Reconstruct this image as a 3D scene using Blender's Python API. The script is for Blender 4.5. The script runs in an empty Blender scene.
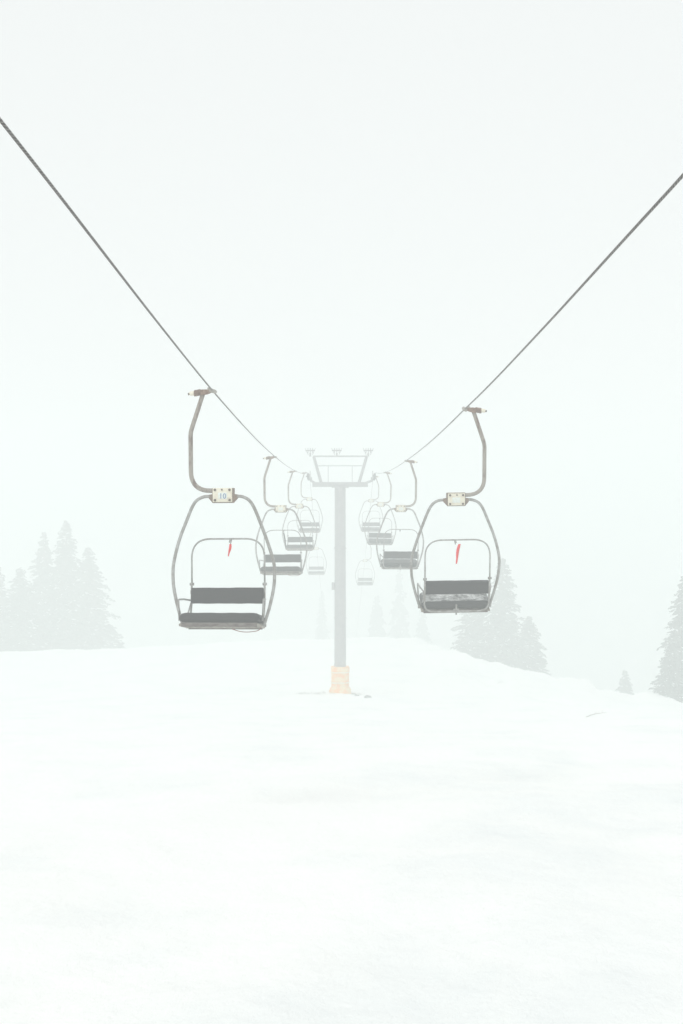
import bpy, bmesh, math, random
from mathutils import Vector, Matrix, Euler, noise
random.seed(7)
S = bpy.context.scene
C = S.collection
R = math.radians

# ------------------------------------------------------------------ materials
def mat(name, c1, c2=None, scale=8.0, rough=0.6, metal=0.0, bump=0.0, bscale=60.0,
        lo=0.4, hi=0.6, stretch=(1, 1, 1), spec=0.5, detail=6.0):
    m = bpy.data.materials.new(name); m.use_nodes = True
    nt = m.node_tree; b = nt.nodes['Principled BSDF']
    b.inputs['Base Color'].default_value = (*c1, 1)
    b.inputs['Roughness'].default_value = rough
    b.inputs['Metallic'].default_value = metal
    b.inputs['Specular IOR Level'].default_value = spec
    tc = nt.nodes.new('ShaderNodeTexCoord')
    mp = nt.nodes.new('ShaderNodeMapping'); mp.inputs['Scale'].default_value = stretch
    nt.links.new(tc.outputs['Object'], mp.inputs['Vector'])
    if c2:
        n = nt.nodes.new('ShaderNodeTexNoise'); n.inputs['Scale'].default_value = scale
        n.inputs['Detail'].default_value = detail; n.inputs['Roughness'].default_value = 0.65
        nt.links.new(mp.outputs['Vector'], n.inputs['Vector'])
        r = nt.nodes.new('ShaderNodeValToRGB')
        r.color_ramp.elements[0].position = lo; r.color_ramp.elements[0].color = (*c1, 1)
        r.color_ramp.elements[1].position = hi; r.color_ramp.elements[1].color = (*c2, 1)
        nt.links.new(n.outputs['Fac'], r.inputs['Fac'])
        nt.links.new(r.outputs['Color'], b.inputs['Base Color'])
    if bump:
        n2 = nt.nodes.new('ShaderNodeTexNoise'); n2.inputs['Scale'].default_value = bscale
        n2.inputs['Detail'].default_value = 5
        nt.links.new(mp.outputs['Vector'], n2.inputs['Vector'])
        bp = nt.nodes.new('ShaderNodeBump'); bp.inputs['Strength'].default_value = bump
        bp.inputs['Distance'].default_value = 0.02
        nt.links.new(n2.outputs['Fac'], bp.inputs['Height'])
        nt.links.new(bp.outputs['Normal'], b.inputs['Normal'])
    return m

M = {}
M['steel'] = mat('galvanised_steel', (.36, .36, .35), (.22, .205, .19), 11, .45, .3, .3, 90)
M['arm'] = mat('weathered_arm_steel', (.28, .245, .21), (.085, .038, .022), 7, .65, .1, .4, 60, .48, .62, (1.6, 1.6, .6))
M['rust'] = mat('rusty_grip_iron', (.12, .048, .026), (.27, .17, .115), 22, .75, .15, .5, 70)
M['cream'] = mat('worn_cream_paint', (.74, .70, .57), (.60, .52, .40), 12, .55, 0, .2, 80, .5, .75)
M['plate_edge'] = mat('stained_plate_edge', (.20, .13, .085), (.13, .09, .065), 18, .7, 0, .3)
M['patch'] = mat('faded_number_patch', (.72, .77, .74), (.66, .69, .62), 30, .5)
M['digits'] = mat('blue_number_paint', (.05, .12, .30), (.10, .18, .36), 60, .5)
M['bolt'] = mat('rusty_bolt', (.07, .045, .03), (.13, .09, .07), 40, .7, .3)
M['vinyl'] = mat('charcoal_vinyl', (.006, .004, .006), (.012, .007, .010), 30, .5, 0, .5, 120, .35, .7, spec=.25)
M['pale_top'] = mat('pale_topped_vinyl', (.008, .006, .008), (.012, .008, .010), 30, .4, 0, .5, 120, .35, .7)
M['pan'] = mat('weathered_seat_pan', (.07, .048, .042), (.17, .15, .135), 10, .7, .1, .3, 60, .38, .62, (1, 3, 3))
M['pale'] = mat('pale_weathered_metal', (.34, .32, .28), (.20, .16, .13), 16, .6, .1, .3, 60, .45, .7)
M['wire'] = mat('red_brown_wire', (.20, .035, .028), None, 1, .5)
M['red'] = mat('red_ribbon_fabric', (.82, .004, .008), (.70, .003, .006), 40, .6)
M['dark'] = mat('dark_strap', (.03, .025, .025), None, 1, .7)
M['rope'] = mat('greased_wire_rope', (.06, .048, .043), (.12, .11, .105), 50, .5, .35, 0)
M['rope_highlit'] = mat('highlit_wire_strand', (.24, .22, .21), (.30, .28, .27), 50, .4, .3, 0)  # lighter strands: highlights of the rope's twist put into the colour
M['tower'] = mat('painted_tower_steel', (.21, .20, .205), (.26, .25, .25), 3, .6, .1, .2, 30)
M['tower_dark'] = mat('dark_tower_steel', (.22, .22, .22), (.28, .28, .28), 5, .6, .2)
M['rubber'] = mat('black_rubber', (.025, .025, .025), None, 1, .7)
M['pad'] = mat('orange_foam_padding', (.85, .34, .05), (.80, .58, .30), 2.6, .8, 0, .8, 6, .42, .58)
M['bark'] = mat('conifer_bark', (.06, .045, .035), (.10, .08, .065), 8, .9, 0, .5)
M['needles'] = mat('conifer_needles', (.028, .048, .034), (.055, .080, .058), 1.2, .8)
M['snow_clump'] = mat('snow_on_branches', (.80, .82, .83), (.72, .75, .77), 3, .8)
M['twig'] = mat('dead_twig', (.16, .07, .05), (.10, .06, .04), 10, .8)
M['grass'] = mat('winter_stubble', (.09, .11, .07), (.15, .14, .09), 4, .9)
M['rock'] = mat('grey_rock', (.16, .16, .16), (.26, .26, .25), 6, .85, 0, .6, 20)

# ------------------------------------------------------------------ helpers
def obj(name, bm, m, parent=None, smooth=True):
    me = bpy.data.meshes.new(name); bm.normal_update(); bm.to_mesh(me); bm.free()
    for x in (m if isinstance(m, (list, tuple)) else [m]): me.materials.append(x)
    if smooth:
        me.polygons.foreach_set('use_smooth', [True] * len(me.polygons))
        if smooth == 'angle':
            me.set_sharp_from_angle(angle=R(38))
    o = bpy.data.objects.new(name, me); C.objects.link(o)
    if parent: o.parent = parent
    return o
def tag(o, label=None, cat=None, group=None, kind=None):
    if label: o['label'] = label
    if cat: o['category'] = cat
    if group: o['group'] = group
    if kind: o['kind'] = kind
    return o
def thing(name, loc=(0, 0, 0), rot=(0, 0, 0), **k):
    o = bpy.data.objects.new(name, None); C.objects.link(o)
    o.empty_display_size = .3
    o.location = loc; o.rotation_euler = rot
    return tag(o, **k)

def fillet(pts, rad, seg=7):
    """polyline with rounded corners"""
    pts = [Vector(p) for p in pts]
    out = [pts[0]]
    for i in range(1, len(pts) - 1):
        p, a, b = pts[i], pts[i-1], pts[i+1]
        r = rad[i-1] if isinstance(rad, (list, tuple)) else rad
        u = (a - p); v = (b - p)
        ang = u.angle(v)
        t = min(r / math.tan(ang / 2) if ang < math.pi - .01 else 0, u.length * (.95 if i == 1 else .49), v.length * (.95 if i == len(pts) - 2 else .49))
        if t < 1e-4: out.append(p); continue
        s, e = p + u.normalized() * t, p + v.normalized() * t
        for k in range(seg + 1):
            f = k / seg
            out.append(s * (1-f)**2 + p * 2 * f * (1-f) + e * f * f)
    out.append(pts[-1])
    return out
def catmull(pts, n=6):
    P = [Vector(p) for p in pts]; P = [2*P[0]-P[1]] + P + [2*P[-1]-P[-2]]
    out = []
    for i in range(1, len(P) - 2):
        for k in range(n):
            t = k / n
            a, b, c, d = P[i-1:i+3]
            out.append(.5 * ((2*b) + (c-a)*t + (2*a-5*b+4*c-d)*t*t + (3*b-a-3*c+d)*t**3))
    out.append(P[-2]); return out
def tube(bm, pts, r, sides=10, flat=1.0, rend=None, cap=True):
    pts = [Vector(p) for p in pts]
    n = len(pts); rings = []
    t0 = (pts[1] - pts[0]).normalized()
    up = Vector((0, 1, 0)) if abs(t0.y) < .9 else Vector((1, 0, 0))
    nrm = (up - t0 * up.dot(t0)).normalized()
    for i, p in enumerate(pts):
        t = (pts[min(i+1, n-1)] - pts[max(i-1, 0)]).normalized()
        nrm = (nrm - t * nrm.dot(t)).normalized(); bn = t.cross(nrm)
        rr = r if rend is None else r + (rend - r) * i / (n - 1)
        rings.append([bm.verts.new(p + (nrm * math.cos(a) * flat + bn * math.sin(a)) * rr)
                      for a in (2*math.pi*k/sides for k in range(sides))])
    for a, b in zip(rings, rings[1:]):
        for k in range(sides):
            bm.faces.new((a[k], a[(k+1) % sides], b[(k+1) % sides], b[k]))
    if cap:
        bm.faces.new(rings[0][::-1]); bm.faces.new(rings[-1])
def box(bm, c, s, rot=None, bev=0.0, seg=2):
    r = bmesh.ops.create_cube(bm, size=1)
    vs = r['verts']
    mtx = Matrix.Translation(Vector(c)) @ (Euler(rot).to_matrix().to_4x4() if rot else Matrix()) @ Matrix.Diagonal((*s, 1))
    bmesh.ops.transform(bm, matrix=mtx, verts=vs)
    if bev:
        es = list({e for v in vs for e in v.link_edges})
        bmesh.ops.bevel(bm, geom=es, offset=bev, segments=seg, profile=.5, affect='EDGES')
def cyl(bm, a, b, r, sides=16, r2=None):
    tube(bm, [a, b], r, sides, rend=r2)
def prism(bm, outline, y0, y1):
    a = [bm.verts.new((x, y0, z)) for x, z in outline]
    b = [bm.verts.new((x, y1, z)) for x, z in outline]
    n = len(a)
    bm.faces.new(a); bm.faces.new(b[::-1])
    for i in range(n): bm.faces.new((a[i], b[i], b[(i+1) % n], a[(i+1) % n]))
    bmesh.ops.recalc_face_normals(bm, faces=bm.faces)

# ------------------------------------------------------------------ rope lines  (camera at origin, looks along +Y)
def interp(tab, y):
    if y <= tab[0][0]: return tab[0][1]
    for i in range(len(tab) - 1):
        (x0, v0), (x1, v1) = tab[i], tab[i+1]
        if y <= x1:
            def sl(j):
                if j <= 0: return (tab[1][1]-tab[0][1])/(tab[1][0]-tab[0][0])
                if j >= len(tab)-1: return (tab[-1][1]-tab[-2][1])/(tab[-1][0]-tab[-2][0])
                return (tab[j+1][1]-tab[j-1][1])/(tab[j+1][0]-tab[j-1][0])
            h = x1-x0; t = (y-x0)/h; m0, m1 = sl(i)*h, sl(i+1)*h
            return (2*t**3-3*t*t+1)*v0 + (t**3-2*t*t+t)*m0 + (-2*t**3+3*t*t)*v1 + (t**3-t*t)*m1
    return tab[-1][1]
TY = 80.0            # tower distance
ZT = [(-30, 2.9), (7.1, 1.94), (13, 1.77), (20, 1.62), (30, 1.51), (40, 1.50), (50, 1.56), (60, 1.69), (70, 1.90), (77.5, 2.14),
      (80, 2.17), (83, 2.02), (88, 1.0), (98, -1.10), (118, -5.0), (150, -10.9), (200, -19.6), (260, -29)]
XL = [(-30, -1.66), (7, -1.69), (19, -1.735), (39, -1.80), (58, -1.85), (80, -1.86), (260, -1.86)]
XR = [(-30, 1.85), (7.7, 1.85), (22, 1.905), (42, 1.90), (63, 1.89), (80, 1.85), (260, 1.76)]
def rope_at(side, y): return Vector((interp(XL if side < 0 else XR, y), y, interp(ZT, y) - (0 if side < 0 else .10 * max(0, min(1, (22 - y) / 14)))))
def make_rope(side, label):
    bm = bmesh.new()
    RR = .0103
    # near run: six strands laid round each other
    step = .014; y = 2.5; pitch = .12
    ys = []
    while y < 24: ys.append(y); y += step
    ctr = [rope_at(side, q) for q in ys[::14]] + [rope_at(side, ys[-1])]
    def cen(q):
        f = (q - ys[0]) / (14 * step); i = min(int(f), len(ctr) - 2)
        y0 = ctr[i].y; y1 = ctr[i+1].y
        return ctr[i].lerp(ctr[i+1], (q - y0) / (y1 - y0))
    for s in range(6):
        rings = []
        for q in ys:
            a = 2*math.pi*(q/pitch + s/6); c = cen(q)
            c = c + Vector((math.cos(a), 0, math.sin(a))) * RR * .64
            rings.append([bm.verts.new(c + Vector((math.cos(b), 0, math.sin(b))) * RR * .36)
                          for b in (a + 2*math.pi*k/5 for k in range(5))])
        for A, B in zip(rings, rings[1:]):
            for k in range(5): bm.faces.new((A[k], A[(k+1) % 5], B[(k+1) % 5], B[k])).material_index = 1 if s % 3 == 0 else 0
    far = [rope_at(side, q) for q in [24 + 1.2*i for i in range(197)]]
    tube(bm, far, RR, 8)
    near = [rope_at(side, q) for q in [-30 + 2*i for i in range(17)] + [2.5]]
    tube(bm, near, RR, 8)
    tag(obj('haul_rope', bm, [M['rope'], M['rope_highlit']]), label, 'cable', 'haul ropes of the chairlift')
make_rope(-1, 'grey stranded steel haul rope running into the fog on the left side of the lift')
make_rope(1, 'grey stranded steel haul rope running into the fog on the right side of the lift')

# ------------------------------------------------------------------ chairs
PX = .01352
H = 3.155      # rope above the chair's lowest point
def P(px, py, y=0.0):       # photo pixels of the near left chair -> metres in the chair's own frame
    return Vector(((px - 223.5) * PX, y, (392 - py) * PX + H))
GX = P(213.8, 392).x          # rope's place in the chair's frame

def make_chair(extra=None):
    t = thing('lift_chair')
    # hanger arm
    bm = bmesh.new()
    tube(bm, fillet([P(204.5, 392), P(190.6, 433), P(190.6, 491.5), P(216, 491.5)], [.35, .27], 10), .031, 12)
    obj('hanger_arm', bm, M['arm'], t)
    # grip
    bm = bmesh.new()
    prism(bm, [(p.x, p.z) for p in (P(202, 390.6), P(207.5, 390.4), P(212.5, 391.2), P(212.5, 393.2), P(207.8, 395), P(201.5, 396.4))], -.045, .045)
    g = obj('rope_grip', bm, M['rust'], t, False)
    bm = bmesh.new()
    c = P(213.8, 392)
    tube(bm, [c + Vector((0, -.13, 0)), c + Vector((0, -.09, 0)), c + Vector((0, .09, 0)), c + Vector((0, .13, 0))], .028, 12)
    cyl(bm, P(209.6, 391.5), P(209.4, 388.4), .017, 8)
    obj('jaw', bm, M['pale'], g, 'angle')
    bm = bmesh.new()
    cyl(bm, P(202, 392.8), P(195, 394.0), .036, 14)
    for k in range(5):
        a = P(200.5 - 1.3*k, 393.1 + .22*k)
        cyl(bm, a + Vector((.005, 0, 0)), a - Vector((.005, 0, 0)), .044, 14)
    obj('spring_barrel', bm, M['rust'], g, 'angle')
    bm = bmesh.new()
    cyl(bm, P(195.4, 393.6), P(190.2, 394.4), .034, 14, .026)
    obj('end_cap', bm, M['cream'], g, 'angle')
    bm = bmesh.new()
    cyl(bm, P(190.6, 394.3), P(188.4, 394.7), .016, 8)
    obj('end_bolt', bm, M['bolt'], g, 'angle')
    # clamp + number plate
    bm = bmesh.new()
    prism(bm, [(p.x, p.z) for p in (P(209, 495.6), P(212.6, 495), P(212.6, 489), P(234.4, 489), P(234.4, 495), P(238.2, 495.6), P(238.2, 498.8), P(233.5, 503.9), P(213, 503.9), P(209, 499))], -.035, .045)
    obj('frame_clamp', bm, M['plate_edge'], t, False)
    bm = bmesh.new()
    box(bm, P(223.2, 495.9, -.047), (.268, .014, .190), None, .006)
    pl = obj('number_plate', bm, M['cream'], t, 'angle')
    bm = bmesh.new()
    box(bm, P(223.2, 495.9, .056), (.268, .014, .190), None, .006)
    pl2 = obj('back_plate', bm, M['cream'], t, 'angle')
    for who, yy, sg in ((pl, -.056, -1), (pl2, .065, 1)):
        bm = bmesh.new()
        box(bm, P(223.4, 496.6, yy), (.125, .006, .085), None, .0025)
        obj('number_patch', bm, M['patch'], who, 'angle')
        for bx, by in ((215.7, 490.8), (222.8, 490.6), (230.6, 490.8), (215.7, 501), (230.6, 501)):
            bm = bmesh.new(); r = .012 if bx == 222.8 else .018
            cyl(bm, P(bx, by, yy - sg*.004), P(bx, by, yy + sg*.012), r, 6)
            obj('bolt', bm, M['bolt'], who, False)
    # carrier frame loop
    bm = bmesh.new()
    prof = [(210, 497.2), (204, 497.6), (197, 500.8), (192, 507.5), (186, 521.5), (178.8, 539.5), (173.4, 559), (171.9, 572), (172.9, 588), (176.6, 605), (181.2, 621), (183.2, 626.5)]
    profR = [(237.5, 497.2), (243, 497.8), (249.3, 501), (254.3, 508), (260, 521.5), (267.2, 541), (273.2, 560), (275, 572), (274.2, 588), (270.5, 606), (266, 621), (264.2, 626.5)]
    L = [P(*q, -.02 - .08*(max(0, q[1]-560)/66)) for q in prof]; Rr = [P(*q, -.02 - .08*(max(0, q[1]-560)/66)) for q in profR]
    tube(bm, catmull(L, 4), .0225, 10); tube(bm, catmull(Rr, 4), .0225, 10)
    for q in (L[-1], Rr[-1]): cyl(bm, q + Vector((-.035, 0, .015)), q + Vector((.035, 0, .015)), .022, 10)
    obj('carrier_frame', bm, M['steel'], t)
    # seat pad: tilted, soft edges
    ta = R(9)
    def rounded_pad(w, d, h, bev, c, rx, name, sag=0.0, amp=.004):
        bm = bmesh.new()
        box(bm, (0, 0, 0), (w, d, h), None, bev, 4)
        bmesh.ops.subdivide_edges(bm, edges=[e for e in bm.edges if e.calc_length() > w*.6], cuts=23, use_grid_fill=True)
        bmesh.ops.subdivide_edges(bm, edges=[e for e in bm.edges if e.calc_length() > d*.45 and e.calc_length() > .1], cuts=5, use_grid_fill=True)
        mt = Matrix.Translation(c) @ Matrix.Rotation(rx, 4, 'X')
        for v in bm.verts:
            f = 1 - min(1, abs(v.co.x) / (w*.5))
            v.co += v.normal * 0
            n = noise.noise(v.co * 7 + c * 3)
            s = 1 if (d > h and v.co.z > 0) or (d <= h and v.co.y < 0) else 0
            v.co.z += n * amp + (0 if f > .12 or d <= h else -(0.12-f)*.16*(1 if v.co.z > 0 else -.4))
            v.co = mt @ v.co
        return obj(name, bm, M['vinyl'], t)
    zs = P(0, 616.6).z
    rounded_pad(1.09, .46, .125, .045, Vector((0, -.15, zs - .024)), -ta, 'seat_pad')
    rounded_pad(1.0, .075, .215, .016, Vector((0, .195, P(0, 597.4).z)), R(-12), 'backrest_pad')
    # seat frame and pan
    bm = bmesh.new()
    def onseat(x, y, z):  # seat-plane coordinates
        v = Matrix.Rotation(-ta, 4, 'X') @ Vector((x, y, z)); return v + Vector((0, -.15, zs - .035))
    for yy in (-.195, -.02, .195):
        cyl(bm, onseat(-.535, yy, -.088), onseat(.535, yy, -.088), .021, 10)
    for xx in (-.53, -.27, 0, .27, .53):
        cyl(bm, onseat(xx, -.20, -.088), onseat(xx, .215, -.088), .018, 8)
    cyl(bm, P(183.2, 624.5, -.10), P(264.2, 624.5, -.10), .017, 10)
    sf = obj('seat_frame', bm, M['pale'], t)
    bm = bmesh.new()
    box(bm, onseat(0, 0, -.064), (1.03, .42, .012), (-ta, 0, 0), .004)
    box(bm, onseat(0, -.213, -.088), (1.02, .008, .055), (-ta, 0, 0), .003)
    box(bm, onseat(0, .216, -.095), (1.02, .008, .05), (-ta, 0, 0), .003)
    obj('seat_pan', bm, M['pan'], t, 'angle')
    # back frame: U under the seat's rear, uprights to the pivots
    bm = bmesh.new()
    xb = .507; zb = onseat(0, .23, -.075).z
    zp = P(0, 586).z
    tube(bm, fillet([(-xb, .25, zp), (-xb, .235, P(0, 604).z), (-xb, .115, zb), (xb, .115, zb), (xb, .235, P(0, 604).z), (xb, .25, zp)],
                    [.3, .16, .16, .3], 8), .0145, 8)
    cyl(bm, (0, .13, zb - .05), (0, .15, zb + .115), .014, 8)
    box(bm, (0, .125, zb + .03), (.09, .035, .03), None, .006)
    for x in (-xb, xb):
        box(bm, (x, .235, P(0, 594).z), (.03, .02, .05), None, .004)
    obj('back_frame', bm, M['steel'], t)
    # restraint bar, swung up
    bm = bmesh.new()
    zt = P(0, 540.2).z
    tube(bm, fillet([(-xb, .265, zp), (-xb, .275, zt), (xb, .275, zt), (xb, .265, zp)], [.27, .27], 12), .0118, 8)
    for x in (-xb, xb): cyl(bm, (x - .028, .262, zp), (x + .028, .262, zp), .02, 10)
    sb = obj('safety_bar', bm, M['steel'], t)
    bm = bmesh.new()
    box(bm, (.035, .27, zt - .03), (.035, .03, .05), (0, R(12), 0), .006)
    cyl(bm, (.05, .27, zt - .01), (.035, .27, zt - .075), .008, 6)
    obj('bar_catch', bm, M['steel'], sb, 'angle')
    # arm rests
    for s in (-1, 1):
        bm = bmesh.new()
        tube(bm, fillet([(s*.512, .24, P(0, 602.5).z), (s*.56, .0, P(0, 600).z), (s*.578, -.24, P(0, 599).z), (s*.565, -.25, P(0, 620).z)], [.1, .03], 5), .0125, 8)
        cyl(bm, (s*.505, .21, P(0, 604).z), (s*.53, .02, P(0, 619).z), .011, 8)
        obj('arm_rest', bm, M['steel'], t)
    # loose wire under one corner
    bm = bmesh.new()
    tube(bm, catmull([(.16, -.3, .02+zs-.17), (.28, -.3, zs - .185), (.40, -.28, zs - .19), (.50, -.22, zs - .175), (.53, -.12, zs - .13)], 5), .0055, 6)
    obj('loose_wire', bm, M['wire'], t)
    return t, sb, pl, zt

def ribbon(parent, zt, length, w, lean, m='red', name='ribbon', x0=.035):
    bm = bmesh.new()
    pts = [Vector((x0 + lean*f + .006*math.sin(5*f), .268 - .01*math.sin(4*f), zt - .07 - length*f)) for f in [i/12 for i in range(13)]]
    rings = []
    for i, p in enumerate(pts):
        f = i/12; ww = w*(.55 + .5*math.sin(math.pi*min(1, f*1.1+.15))) * (1 if f < .85 else 1.1 - (f-.85)*3)
        tw = .5*math.sin(3*f)
        u = Vector((math.cos(tw), math.sin(tw), 0)) * ww/2; n = Vector((-math.sin(tw), math.cos(tw), 0)) * .004
        rings.append([bm.verts.new(p+u+n), bm.verts.new(p-u+n), bm.verts.new(p-u-n), bm.verts.new(p+u-n)])
    for a, b in zip(rings, rings[1:]):
        for k in range(4): bm.faces.new((a[k], a[(k+1) % 4], b[(k+1) % 4], b[k]))
    bm.faces.new(rings[0][::-1]); bm.faces.new(rings[-1])
    return obj(name, bm, M[m], parent)

def place(t, side, y, yaw=0, pitch=0, roll=0):
    rot = Euler((R(pitch), R(roll), R(yaw) + (math.pi if side > 0 else 0)), 'XYZ')
    off = rot.to_matrix() @ Vector((GX, 0, H))
    t.rotation_euler = rot
    t.location = rope_at(side, y) - off
def copy_tree(o, parent=None):
    c = o.copy(); C.objects.link(c)
    if parent: c.parent = parent
    for ch in list(o.children): copy_tree(ch, c)
    return c

GL = 'chairs on the left rope facing the camera'
GR = 'chairs on the right rope seen from behind'
proto, sbar, plate, zt = make_chair()
def sub(root, path):
    o = root
    for n in path: o = [c for c in o.children if c.name.split('.')[0] == n][0]
    return o
lefts = [(19.2, -7, .5, -.45), (38.8, -4, 1, -.6), (57.7, -2, 0, -.6), (76.4, -3, 0, -.3), (98, 2, 0, 0)]
rights = [(22.0, 2, -10, .9), (42, 3, -6, -.3), (63, -2, -5, -1.0), (82.6, 2, -3, 0), (103, 0, 0, 0)]
LBL_L = ['nearest chair on the left rope with black pads, number 10 plate and short red ribbon',
         'second chair on the left rope, fainter, a dark strap hanging from its raised bar',
         'third chair on the left rope, pale in fog, just left of the tower head',
         'fourth chair on the left rope, very pale, beside the tower crossarm',
         'fifth chair on the left rope, faint, hanging low beyond the tower pole']
LBL_R = ['nearest chair on the right rope seen from behind, long red ribbon on its bar',
         'second chair on the right rope seen from behind, greyed by fog, no ribbon',
         'third chair on the right rope, pale in fog, just right of the tower head',
         'fourth chair on the right rope, very pale, close behind the tower crossarm',
         'fifth chair on the right rope, faint, hanging low beyond the tower pole']
chairs = []
for side, lst, lbl, grp in ((-1, lefts, LBL_L, GL), (1, rights, LBL_R, GR)):
    for i, (y, yaw, pitch, roll) in enumerate(lst):
        c = proto if (side < 0 and i == 0) else copy_tree(proto)
        place(c, side, y, yaw, pitch, roll)
        tag(c, lbl[i], 'chairlift chair', grp)
        chairs.append(c)
L1, L2, R1 = chairs[0], chairs[1], chairs[5]
# what single chairs have of their own
rb = ribbon(sub(L1, ['safety_bar']), zt, .17, .034, -.025); tag(rb, 'short red ribbon')
rb = ribbon(sub(R1, ['safety_bar']), zt, .31, .048, .055, x0=-.03); tag(rb, 'long bright red ribbon')
ribbon(sub(L2, ['safety_bar']), zt, .46, .034, .07, 'dark', 'hanging_strap')
fp = sub(R1, ['seat_pad']); fp.data = fp.data.copy(); fp.data.materials[0] = M['pale_top']
tag(fp, 'seat pad with whitish patches on top')
nt = M['pale_top'].node_tree; b = nt.nodes['Principled BSDF']     # whitish noise patches on the upward face
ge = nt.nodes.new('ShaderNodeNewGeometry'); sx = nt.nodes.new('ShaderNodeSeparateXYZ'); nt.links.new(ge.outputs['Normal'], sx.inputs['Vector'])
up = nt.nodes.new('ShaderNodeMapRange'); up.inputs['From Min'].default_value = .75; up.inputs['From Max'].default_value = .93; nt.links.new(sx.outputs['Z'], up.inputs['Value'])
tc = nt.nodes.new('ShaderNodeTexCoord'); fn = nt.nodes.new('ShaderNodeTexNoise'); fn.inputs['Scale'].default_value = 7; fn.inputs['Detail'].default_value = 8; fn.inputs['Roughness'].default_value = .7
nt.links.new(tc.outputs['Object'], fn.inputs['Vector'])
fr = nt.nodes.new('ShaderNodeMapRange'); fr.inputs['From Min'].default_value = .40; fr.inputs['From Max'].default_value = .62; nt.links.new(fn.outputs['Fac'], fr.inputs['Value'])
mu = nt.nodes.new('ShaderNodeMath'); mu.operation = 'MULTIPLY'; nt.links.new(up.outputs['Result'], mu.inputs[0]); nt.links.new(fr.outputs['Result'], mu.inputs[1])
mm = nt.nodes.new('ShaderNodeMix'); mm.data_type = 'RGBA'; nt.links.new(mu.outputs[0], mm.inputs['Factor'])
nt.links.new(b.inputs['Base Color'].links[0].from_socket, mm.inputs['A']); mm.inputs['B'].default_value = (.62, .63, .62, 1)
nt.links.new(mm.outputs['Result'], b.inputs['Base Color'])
cu = bpy.data.curves.new('number', 'FONT'); cu.body = '10'; cu.size = .10; cu.align_x = 'CENTER'; cu.align_y = 'CENTER'; cu.extrude = .0015
tmp = bpy.data.objects.new('number', cu); C.objects.link(tmp)
bpy.context.view_layer.update()
me = bpy.data.meshes.new_from_object(tmp.evaluated_get(bpy.context.evaluated_depsgraph_get()))
bpy.data.objects.remove(tmp)
me.transform(Matrix.Translation(P(223.6, 497.2, -.0615)) @ Matrix.Rotation(R(90), 4, 'X'))
me.materials.clear(); me.materials.append(M['digits'])
num = bpy.data.objects.new('number', me); C.objects.link(num); num.parent = sub(L1, ['number_plate'])

# ------------------------------------------------------------------ terrain
def smooth(a, b, x):
    t = max(0, min(1, (x-a)/(b-a))); return t*t*(3-2*t)
def ground(x, y):
    tab = [(-80, -1.6), (0, -2.3), (8, -2.95), (20, -4.15), (40, -6.3), (60, -8.4), (80, -10.2), (100, -10.95), (125, -11.25)]
    z = interp(tab, min(y, 125))
    xr = max(0, x)
    z -= 1.75 * smooth(4, 20, x) * smooth(55, 92, y)
    z -= 1.25 * smooth(0, 32, -x) * smooth(60, 112, y)
    dc = 124 - 1.75 * min(max(0, x - 4), 24)
    if y > dc:
        d = y - dc; w = 14
        z -= .27 * (d*d/(2*w) if d < w else d - w/2) if d < 170 else .27 * (170 - w/2) + .02 * (d-170)
    z += .22 * noise.noise(Vector((x*.09, y*.06, 3))) * smooth(5, 20, y)
    z += .14 * noise.noise(Vector((x*.33, y*.22, 9))) + (.06 * noise.noise(Vector((x*.9, y*.55, 1))) + .03 * noise.noise(Vector((x*1.7, y*1.2, 7)))) * (1 if y < 140 else 0)
    # hummocks on the slope right of the tower
    z += (.9 * max(0, noise.noise(Vector((x*.34, y*.16, 5)))) + .3 * max(0, noise.noise(Vector((x*1.1, y*.5, 2))))) * smooth(3, 8, x) * smooth(72, 88, y) * (1-smooth(130, 150, y))
    # bank round the tower foot
    z += .10 * math.exp(-((x+.05)**2 + (y-TY-.5)**2) / 3.2)
    return z
def axis(fine0, fine1, st, lim0, lim1, g=1.12):
    v = []; q = fine0
    while q < fine1: v.append(q); q += st
    v.append(fine1)
    s = st; q = fine1
    while q < lim1: s *= g; q += s; v.append(min(q, lim1))
    s = st; q = fine0
    while q > lim0: s *= g; q -= s; v.insert(0, max(q, lim0))
    return v
xs = axis(-32, 32, .32, -600, 600); ys = axis(4, 132, .4, -80, 1000)
bm = bmesh.new()
grid = [[bm.verts.new((x, y, ground(x, y))) for x in xs] for y in ys]
for a, b in zip(grid, grid[1:]):
    for i in range(len(xs)-1): bm.faces.new((a[i], a[i+1], b[i+1], b[i]))
sm = bpy.data.materials.new('snow'); sm.use_nodes = True
nt = sm.node_tree; b = nt.nodes['Principled BSDF']
b.inputs['Roughness'].default_value = .75; b.inputs['Specular IOR Level'].default_value = .25
tc = nt.nodes.new('ShaderNodeTexCoord')
mp = nt.nodes.new('ShaderNodeMapping'); mp.inputs['Scale'].default_value = (1, .55, 1)
nt.links.new(tc.outputs['Object'], mp.inputs['Vector'])
n1 = nt.nodes.new('ShaderNodeTexNoise'); n1.inputs['Scale'].default_value = .35; n1.inputs['Detail'].default_value = 9; n1.inputs['Roughness'].default_value = .62
nt.links.new(mp.outputs['Vector'], n1.inputs['Vector'])
r1 = nt.nodes.new('ShaderNodeValToRGB')
r1.color_ramp.elements[0].position = .30; r1.color_ramp.elements[0].color = (.82, .84, .84, 1)
r1.color_ramp.elements[1].position = .52; r1.color_ramp.elements[1].color = (.91, .91, .895, 1)
nt.links.new(n1.outputs['Fac'], r1.inputs['Fac'])
nt.links.new(r1.outputs['Color'], b.inputs['Base Color'])
n2 = nt.nodes.new('ShaderNodeTexNoise'); n2.inputs['Scale'].default_value = 2.2; n2.inputs['Detail'].default_value = 12; n2.inputs['Roughness'].default_value = .6
nt.links.new(mp.outputs['Vector'], n2.inputs['Vector'])
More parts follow.
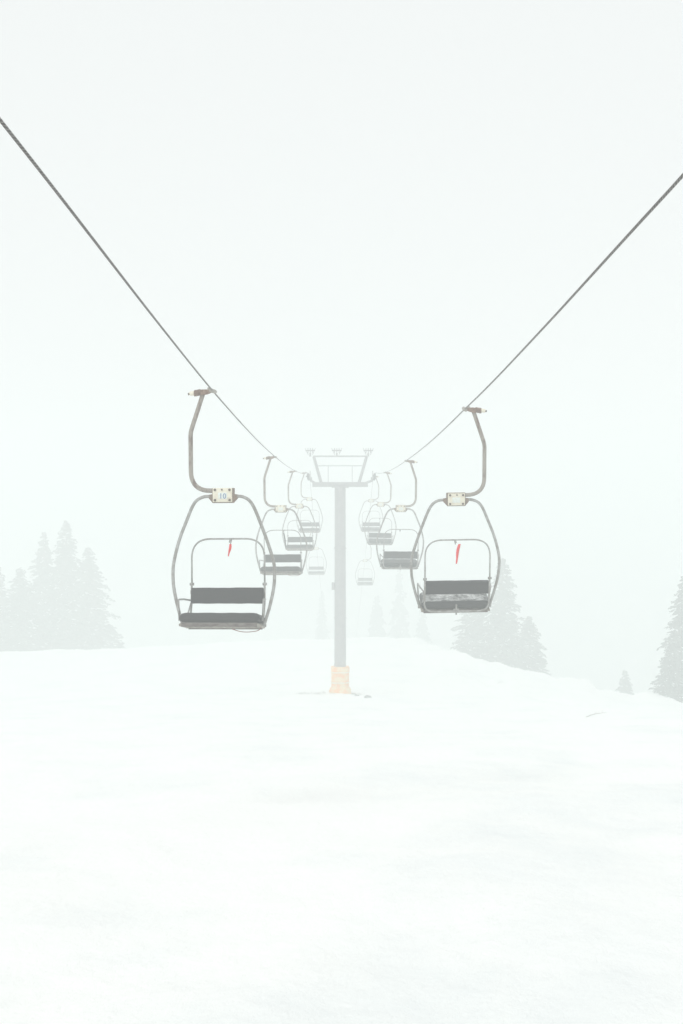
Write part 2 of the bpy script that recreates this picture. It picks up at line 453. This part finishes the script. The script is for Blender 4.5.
bp = nt.nodes.new('ShaderNodeBump'); bp.inputs['Strength'].default_value = .6; bp.inputs['Distance'].default_value = .14
nt.links.new(n2.outputs['Fac'], bp.inputs['Height']); nt.links.new(bp.outputs['Normal'], b.inputs['Normal'])
tag(obj('snow_ground', bm, sm), kind='structure')

# ------------------------------------------------------------------ tower
TX = -.075; MT = TY/1422.2
base = ground(TX, TY)
tw = thing('lift_tower', (TX, TY, base), label='tall grey steel lift tower with a crossarm and orange padding round its foot', cat='lift tower')
Z = lambda py: (512 - py) * MT - base
X = lambda px: (px - 339.9) * MT
top = Z(487)
bm = bmesh.new(); cyl(bm, (0, 0, -.8), (0, 0, top), .335, 32, .305)
for zz in (top*.36, top*.70): cyl(bm, (0, 0, zz), (0, 0, zz+.05), .35, 32)
obj('pole', bm, M['tower'], tw, 'angle')
bm = bmesh.new(); box(bm, (0, 0, Z(484.5)), (3.12, .32, .27), None, .015); box(bm, (0, 0, Z(487.2)), (.95, .6, .06), None, .01)
obj('crossarm', bm, M['tower'], tw, 'angle')
bm = bmesh.new()
for s in (-1, 1):
    cyl(bm, (s*19*MT, 0, Z(482.5)), (s*26.5*MT, 0, Z(456.5)), .085, 8)
box(bm, (0, 0, Z(456.3)), (54*MT, .10, .085), None, .01)
box(bm, (0, 0, Z(465.8)), (44*MT, .06, .05), None, .008)
cyl(bm, (-12*MT, 0, Z(466)), (-12*MT, 0, Z(483)), .02, 6); cyl(bm, (12*MT, 0, Z(466)), (12*MT, 0, Z(483)), .02, 6)
obj('lifting_frame', bm, M['tower'], tw, 'angle')
for px in (310, 336.5, 368):
    bm = bmesh.new(); x = X(px); zc = Z(450.5)
    for q in (-.13, 0, .13): cyl(bm, (x+q-.02, 0, zc), (x+q+.02, 0, zc), .15, 14)
    cyl(bm, (x-.27, 0, zc), (x+.27, 0, zc), .035, 8)
    box(bm, (x-.20, 0, zc-.06), (.03, .12, .44), (0, R(-24), 0), .004); box(bm, (x+.20, 0, zc-.06), (.03, .12, .44), (0, R(24), 0), .004)
    box(bm, (x, 0, zc-.24), (.10, .08, .20), None, .004)
    obj('pulley_block', bm, M['tower'], tw, 'angle')
for s in (-1, 1):
    xr = rope_at(s, TY).x - TX; zr = rope_at(s, TY).z - base
    bm = bmesh.new()
    tube(bm, [(s*1.42, 0, Z(483)), (xr - s*.16, 0, zr - .42), (xr - s*.13, 0, zr - .22)], .07, 8)
    box(bm, (xr - s*.11, 0, zr - .24), (.05, 3.3, .14), None, .01)
    box(bm, (xr - s*.10, 0, zr - .02), (.03, .9, .34), None, .01)
    sh = obj('sheave_assembly', bm, M['tower_dark'], tw, 'angle')
    for k in range(4):
        yy = -1.35 + .9*k
        zc = rope_at(s, TY+yy).z - base - .19
        bm = bmesh.new()
        cyl(bm, (xr-.035, yy, zc), (xr+.035, yy, zc), .15, 20)
        cyl(bm, (xr-.05, yy, zc), (xr-.035, yy, zc), .175, 20); cyl(bm, (xr+.035, yy, zc), (xr+.05, yy, zc), .175, 20)
        cyl(bm, (xr-.11, yy, zc), (xr+.07, yy, zc), .03, 8)
        obj('sheave_wheel', bm, M['rubber'], sh, 'angle')
bm = bmesh.new()
rings = []
for z, r in ((-.4, .62), (.10, .62), (.22, .58), (.30, .50), (.95, .50), (1.38, .53), (1.43, .51), (1.45, .42)):
    rings.append([bm.verts.new((math.copysign(abs(math.cos(a))**.6, math.cos(a))*r, math.copysign(abs(math.sin(a))**.6, math.sin(a))*r, z + .015*math.sin(3*a)))
                  for a in (2*math.pi*k/32 for k in range(32))])
for a, b_ in zip(rings, rings[1:]):
    for k in range(32): bm.faces.new((a[k], a[(k+1) % 32], b_[(k+1) % 32], b_[k]))
bm.faces.new(rings[-1]); bm.faces.new(rings[0][::-1])
pd = obj('safety_padding', bm, M['pad'], tw, 'angle'); tag(pd, 'faded orange padding')
for zz in (.55, 1.12):
    bm = bmesh.new(); n = 32
    ring = [[bm.verts.new((math.copysign(abs(math.cos(a))**.6, math.cos(a))*q, math.copysign(abs(math.sin(a))**.6, math.sin(a))*q, zz+h_))
             for a in (2*math.pi*k/n for k in range(n))] for q, h_ in ((.50, 0), (.535, 0), (.535, .05), (.50, .05))]
    for a, b_ in zip(ring, ring[1:]):
        for k in range(n): bm.faces.new((a[k], a[(k+1) % n], b_[(k+1) % n], b_[k]))
    obj('strap', bm, M['cream'], pd, 'angle')
bm = bmesh.new(); box(bm, (-.40, -.1, Z(586)), (.16, .2, .42), None, .02)
obj('junction_box', bm, M['tower'], tw, 'angle')

# ------------------------------------------------------------------ conifers
def spruce_mesh(h, rad, seed, dens=1.0):
    rnd = random.Random(seed)
    bt = bmesh.new()
    tube(bt, [(0, 0, -1.0), (.02*h*rnd.uniform(-1, 1)*.3, 0, h*.5), (0, 0, h*.985)], .02*h, 10, rend=.012)
    bc = bmesh.new()
    def leaf(p, u, v, snow):
        f = bc.faces.new([bc.verts.new(p-u-v*.3), bc.verts.new(p+u*.1-v), bc.verts.new(p+u), bc.verts.new(p+u*.1+v)])
        f.material_index = 1 if snow else 0
    z = h*.05
    while z < h*.985:
        f = z/h
        prof = rad * ((1-f)**.82) * rnd.uniform(.70, 1.15) + .03
        lf = min(1, .30 + prof*1.1)
        if f < .12: prof *= .65 + f*3
        nb = max(4, int(9*dens*(1-f*.45)))
        a0 = rnd.random()*6.28
        for k in range(nb):
            if rnd.random() < .10: continue
            a = a0 + 6.283*k/nb + rnd.uniform(-.3, .3)
            ln = prof*rnd.uniform(.62, 1.15)
            d = Vector((math.cos(a), math.sin(a), 0)); side = Vector((-d.y, d.x, 0))
            droop = rnd.uniform(.18, .42); st = Vector((0, 0, z + rnd.uniform(-.1, .1)))
            n = max(4, int(ln/.17*dens))
            for i in range(1, n+1):
                t = i/n
                p = st + d*ln*t + Vector((0, 0, -droop*ln*t*t + .10*ln*t*(1 if f > .6 else .3)))
                wd = (.10 + .32*ln*(1-t)*t*1.6)
                for sg in (-1, 1):
                    q = p + side*sg*wd*rnd.uniform(.2, .9) + Vector((0, 0, rnd.uniform(-.12, .04)))
                    u = (d*.6 + side*sg*.8 + Vector((0, 0, rnd.uniform(-.7, .05)))).normalized()*rnd.uniform(.12, .24)*lf
                    v = Vector((rnd.uniform(-1, 1), rnd.uniform(-1, 1), rnd.uniform(-.5, .5))).cross(u).normalized()*rnd.uniform(.05, .10)*(.4+.6*lf)
                    leaf(q, u, v, rnd.random() < .04)
        z += rnd.uniform(.20, .30) * (h/10)**.5 / dens**.5
    return bt, bc
PROTO = []
for k, (h, r_) in enumerate(((11, 2.6), (9.5, 3.1), (12, 3.0), (7, 2.2))):
    bt, bc = spruce_mesh(h, r_, 20+k, 1.45)
    t = thing('conifer_tree')
    obj('trunk', bt, M['bark'], t)
    obj('crown', bc, [M['needles'], M['snow_clump']], t, False)
    PROTO.append((t, h)); 
used = [False]*4
TREES = [  # px, py of tip, distance, prototype, target height, label
 (66, 518, 146, 2, 14, 'tallest pointed conifer in the foggy clump at the left'),
 (44, 531, 150, 0, 13.5, 'slender conifer tip just left of the tallest in the left clump'),
 (88, 545, 148, 1, 11.6, 'broad conifer at the right end of the left clump'),
 (20, 566, 142, 1, 9.8, 'lower rounded conifer near the left edge of the picture'),
 (-3, 560, 144, 2, 10.2, 'conifer cut by the left edge of the picture'),
 (503, 556, 127, 2, 15.8, 'large faint conifer behind the crest right of the near right chair'),
 (474, 590, 131, 1, 10, 'shorter conifer tucked left of the large one behind the crest'),
 (529, 614, 127, 3, 7.4, 'small conifer at the right foot of the large one behind the crest'),
 (683, 575, 100, 0, 10.5, 'darkest conifer cut by the right edge of the picture'),
 (671, 640, 97, 3, 4.8, 'low conifer beside the dark one at the right edge'),
 (625, 668, 132, 3, 7, 'tiny lone conifer in the dip far right'),
 (399, 562, 215, 0, 14, 'very faint tall conifer right of the tower pole'),
 (377, 592, 208, 3, 11, 'very faint conifer directly right of the tower pole'),
 (422, 600, 205, 1, 10, 'very faint broad conifer beneath the near right chair'),
 (322, 588, 215, 2, 11, 'very faint conifer directly left of the tower pole'),
]
for i, (px, py, d, k, hh, lab) in enumerate(TREES):
    t, h = PROTO[k]
    if used[k]: t = copy_tree(t)
    used[k] = True
    x = (px-341.5)/1422.2*d; ztip = (512-py)/1422.2*d
    g = ground(x, d)
    hgt = max(hh, ztip - g + .3) if ztip > g else hh
    t.location = (x, d, ztip - hgt if ztip-hgt < g else g)
    t.location.z = g
    s = (ztip - g)/h; s = max(s, .25)
    wx = min(s, hh/h) * (1.3 if i < 8 else 1.15); t.scale = (wx, wx, s)
    t.rotation_euler = (0, 0, i*1.7)
    tag(t, lab, 'tree', 'conifers behind the snow crest')

# ------------------------------------------------------------------ small things in the snow
rnd = random.Random(3)
bm = bmesh.new()
for k in range(340):
    c, sx, sy = rnd.choice(((-1.5, .55, .35), (-1.0, .5, .3), (.75, .3, .3), (-2.2, .3, .2)))
    x = rnd.gauss(c, sx*.6); y = TY - .55 + rnd.gauss(0, sy)
    z = ground(x, y); l = rnd.uniform(.03, .11)
    u = Vector((rnd.uniform(-1, 1), rnd.uniform(-1, 1), 0)).normalized()*.010
    tip = Vector((x + rnd.uniform(-.05, .05), y + rnd.uniform(-.05, .05), z + l))
    f = bm.faces.new([bm.verts.new((x-u.x, y-u.y, z-.02)), bm.verts.new((x+u.x, y+u.y, z-.02)), bm.verts.new(tip)])
tag(obj('grass_stubble', bm, M['grass'], None, False), 'dull green stubble poking through snow at the tower foot', 'grass', kind='stuff')
for i, (px, py, s, lab) in enumerate(((368, 697.5, .16, 'small grey rock poking from snow right of the tower foot'),
                                      (430, 634, .10, 'tiny dark rock on the snow crest below the near right chair'),
                                      (357, 696, .10, 'smallest grey rock between the tower foot and the other rock'))):
    # find the ground point seen at this pixel
    d = 30
    while d < 135 and ground((px-341.5)/1422.2*d, d) < (512-py)/1422.2*d: d += .2
    x = (px-341.5)/1422.2*d
    bm = bmesh.new(); bmesh.ops.create_icosphere(bm, subdivisions=3, radius=s)
    for v in bm.verts:
        v.co *= 1 + .35*noise.noise(v.co*6/s*.16 + Vector((i*3, 0, 0))); v.co.z *= .6; v.co.x *= 1.3
    o = obj('small_rock', bm, M['rock']); o.location = (x, d, ground(x, d)+s*.12)
    tag(o, lab, 'rock', 'rocks in the snow')
for i, (px, py, ln, lab) in enumerate(((500, 684, .35, 'short reddish twig sticking out of the slope below the crest'),
                                       (596, 717, .9, 'thin bent twig lying on the snow near the right'))):
    d = 30
    while d < 135 and ground((px-341.5)/1422.2*d, d) < (512-py)/1422.2*d: d += .2
    x = (px-341.5)/1422.2*d
    bm = bmesh.new()
    a = Vector((-ln/2, 0, -.02)); e = Vector((ln/2, .1, .16 if i else .08))
    tube(bm, catmull([a, a.lerp(e, .4)+Vector((0, 0, .05)), a.lerp(e, .7)+Vector((0, .04, .03)), e], 4), .014, 6, rend=.005)
    for k in range(5):
        q = a.lerp(e, .25+.14*k) + Vector((0, 0, .04)); tube(bm, [q, q+Vector((rnd.uniform(-.08, .12), rnd.uniform(-.08, .08), rnd.uniform(.03, .14)))], .006, 5, rend=.002)
    o = obj('twig', bm, M['twig']); o.location = (x, d, ground(x, d))
    tag(o, lab, 'twig', 'twigs in the snow')

# ------------------------------------------------------------------ fog
FOG = 0.0133
x0, x1, y0, y1, z0, z1 = -602, 602, -82, 1002, -75, 8.0
bm = bmesh.new(); box(bm, ((x0+x1)/2, (y0+y1)/2, (z0+z1)/2), (x1-x0, y1-y0, z1-z0))
hz = bpy.data.materials.new('haze'); hz.use_nodes = True
nt = hz.node_tree; nt.nodes.remove(nt.nodes['Principled BSDF'])
pv = nt.nodes.new('ShaderNodeVolumePrincipled'); pv.inputs['Density'].default_value = FOG
pv.inputs['Color'].default_value = (.955, .990, .984, 1); pv.inputs['Anisotropy'].default_value = 0.0
nt.links.new(pv.outputs['Volume'], nt.nodes['Material Output'].inputs['Volume'])
tag(obj('haze', bm, hz, None, False), 'pale even fog filling the air over the slope', 'fog', kind='stuff')

# ------------------------------------------------------------------ sky, sun, camera
EL, AZ = 48, 205
w = bpy.data.worlds.new('World'); S.world = w; w.use_nodes = True
nt = w.node_tree; bg = nt.nodes['Background']
sky = nt.nodes.new('ShaderNodeTexSky'); sky.sky_type = 'NISHITA'; sky.sun_disc = False
sky.sun_elevation = R(EL); sky.sun_rotation = R(AZ)
sky.air_density = 1; sky.dust_density = 4
hs = nt.nodes.new('ShaderNodeHueSaturation'); hs.inputs['Saturation'].default_value = .12
mx = nt.nodes.new('ShaderNodeMix'); mx.data_type = 'RGBA'; mx.inputs['Factor'].default_value = .88
mx.inputs['B'].default_value = (9.8, 10.05, 10.0, 1)      # thick even cloud
nt.links.new(sky.outputs['Color'], hs.inputs['Color']); nt.links.new(hs.outputs['Color'], mx.inputs['A'])
nt.links.new(mx.outputs['Result'], bg.inputs['Color']); bg.inputs['Strength'].default_value = .1
sd = bpy.data.lights.new('sun', 'SUN'); sd.energy = 1.17; sd.angle = R(25); sd.color = (1, .985, .965)
so = bpy.data.objects.new('sun', sd); C.objects.link(so)
dirv = Vector((math.sin(R(AZ))*math.cos(R(EL)), math.cos(R(AZ))*math.cos(R(EL)), math.sin(R(EL))))
so.rotation_euler = (-dirv).to_track_quat('-Z', 'Y').to_euler()
so.location = (0, -20, 60)
cd = bpy.data.cameras.new('camera'); cam = bpy.data.objects.new('camera', cd); C.objects.link(cam)
cd.lens = 50; cd.sensor_width = 36; cd.clip_end = 3000; cd.clip_start = .05
cam.rotation_euler = (R(90), 0, 0)
S.camera = cam
S.view_settings.view_transform = 'Standard'; S.view_settings.look = 'None'
S.view_settings.gamma = 1; S.view_settings.use_curve_mapping = False
S.view_settings.exposure = -0.03
cy = S.cycles
cy.use_denoising = True
cy.max_bounces = 8; cy.diffuse_bounces = 3; cy.glossy_bounces = 2; cy.volume_bounces = 3; cy.transmission_bounces = 2
cy.use_adaptive_sampling = False
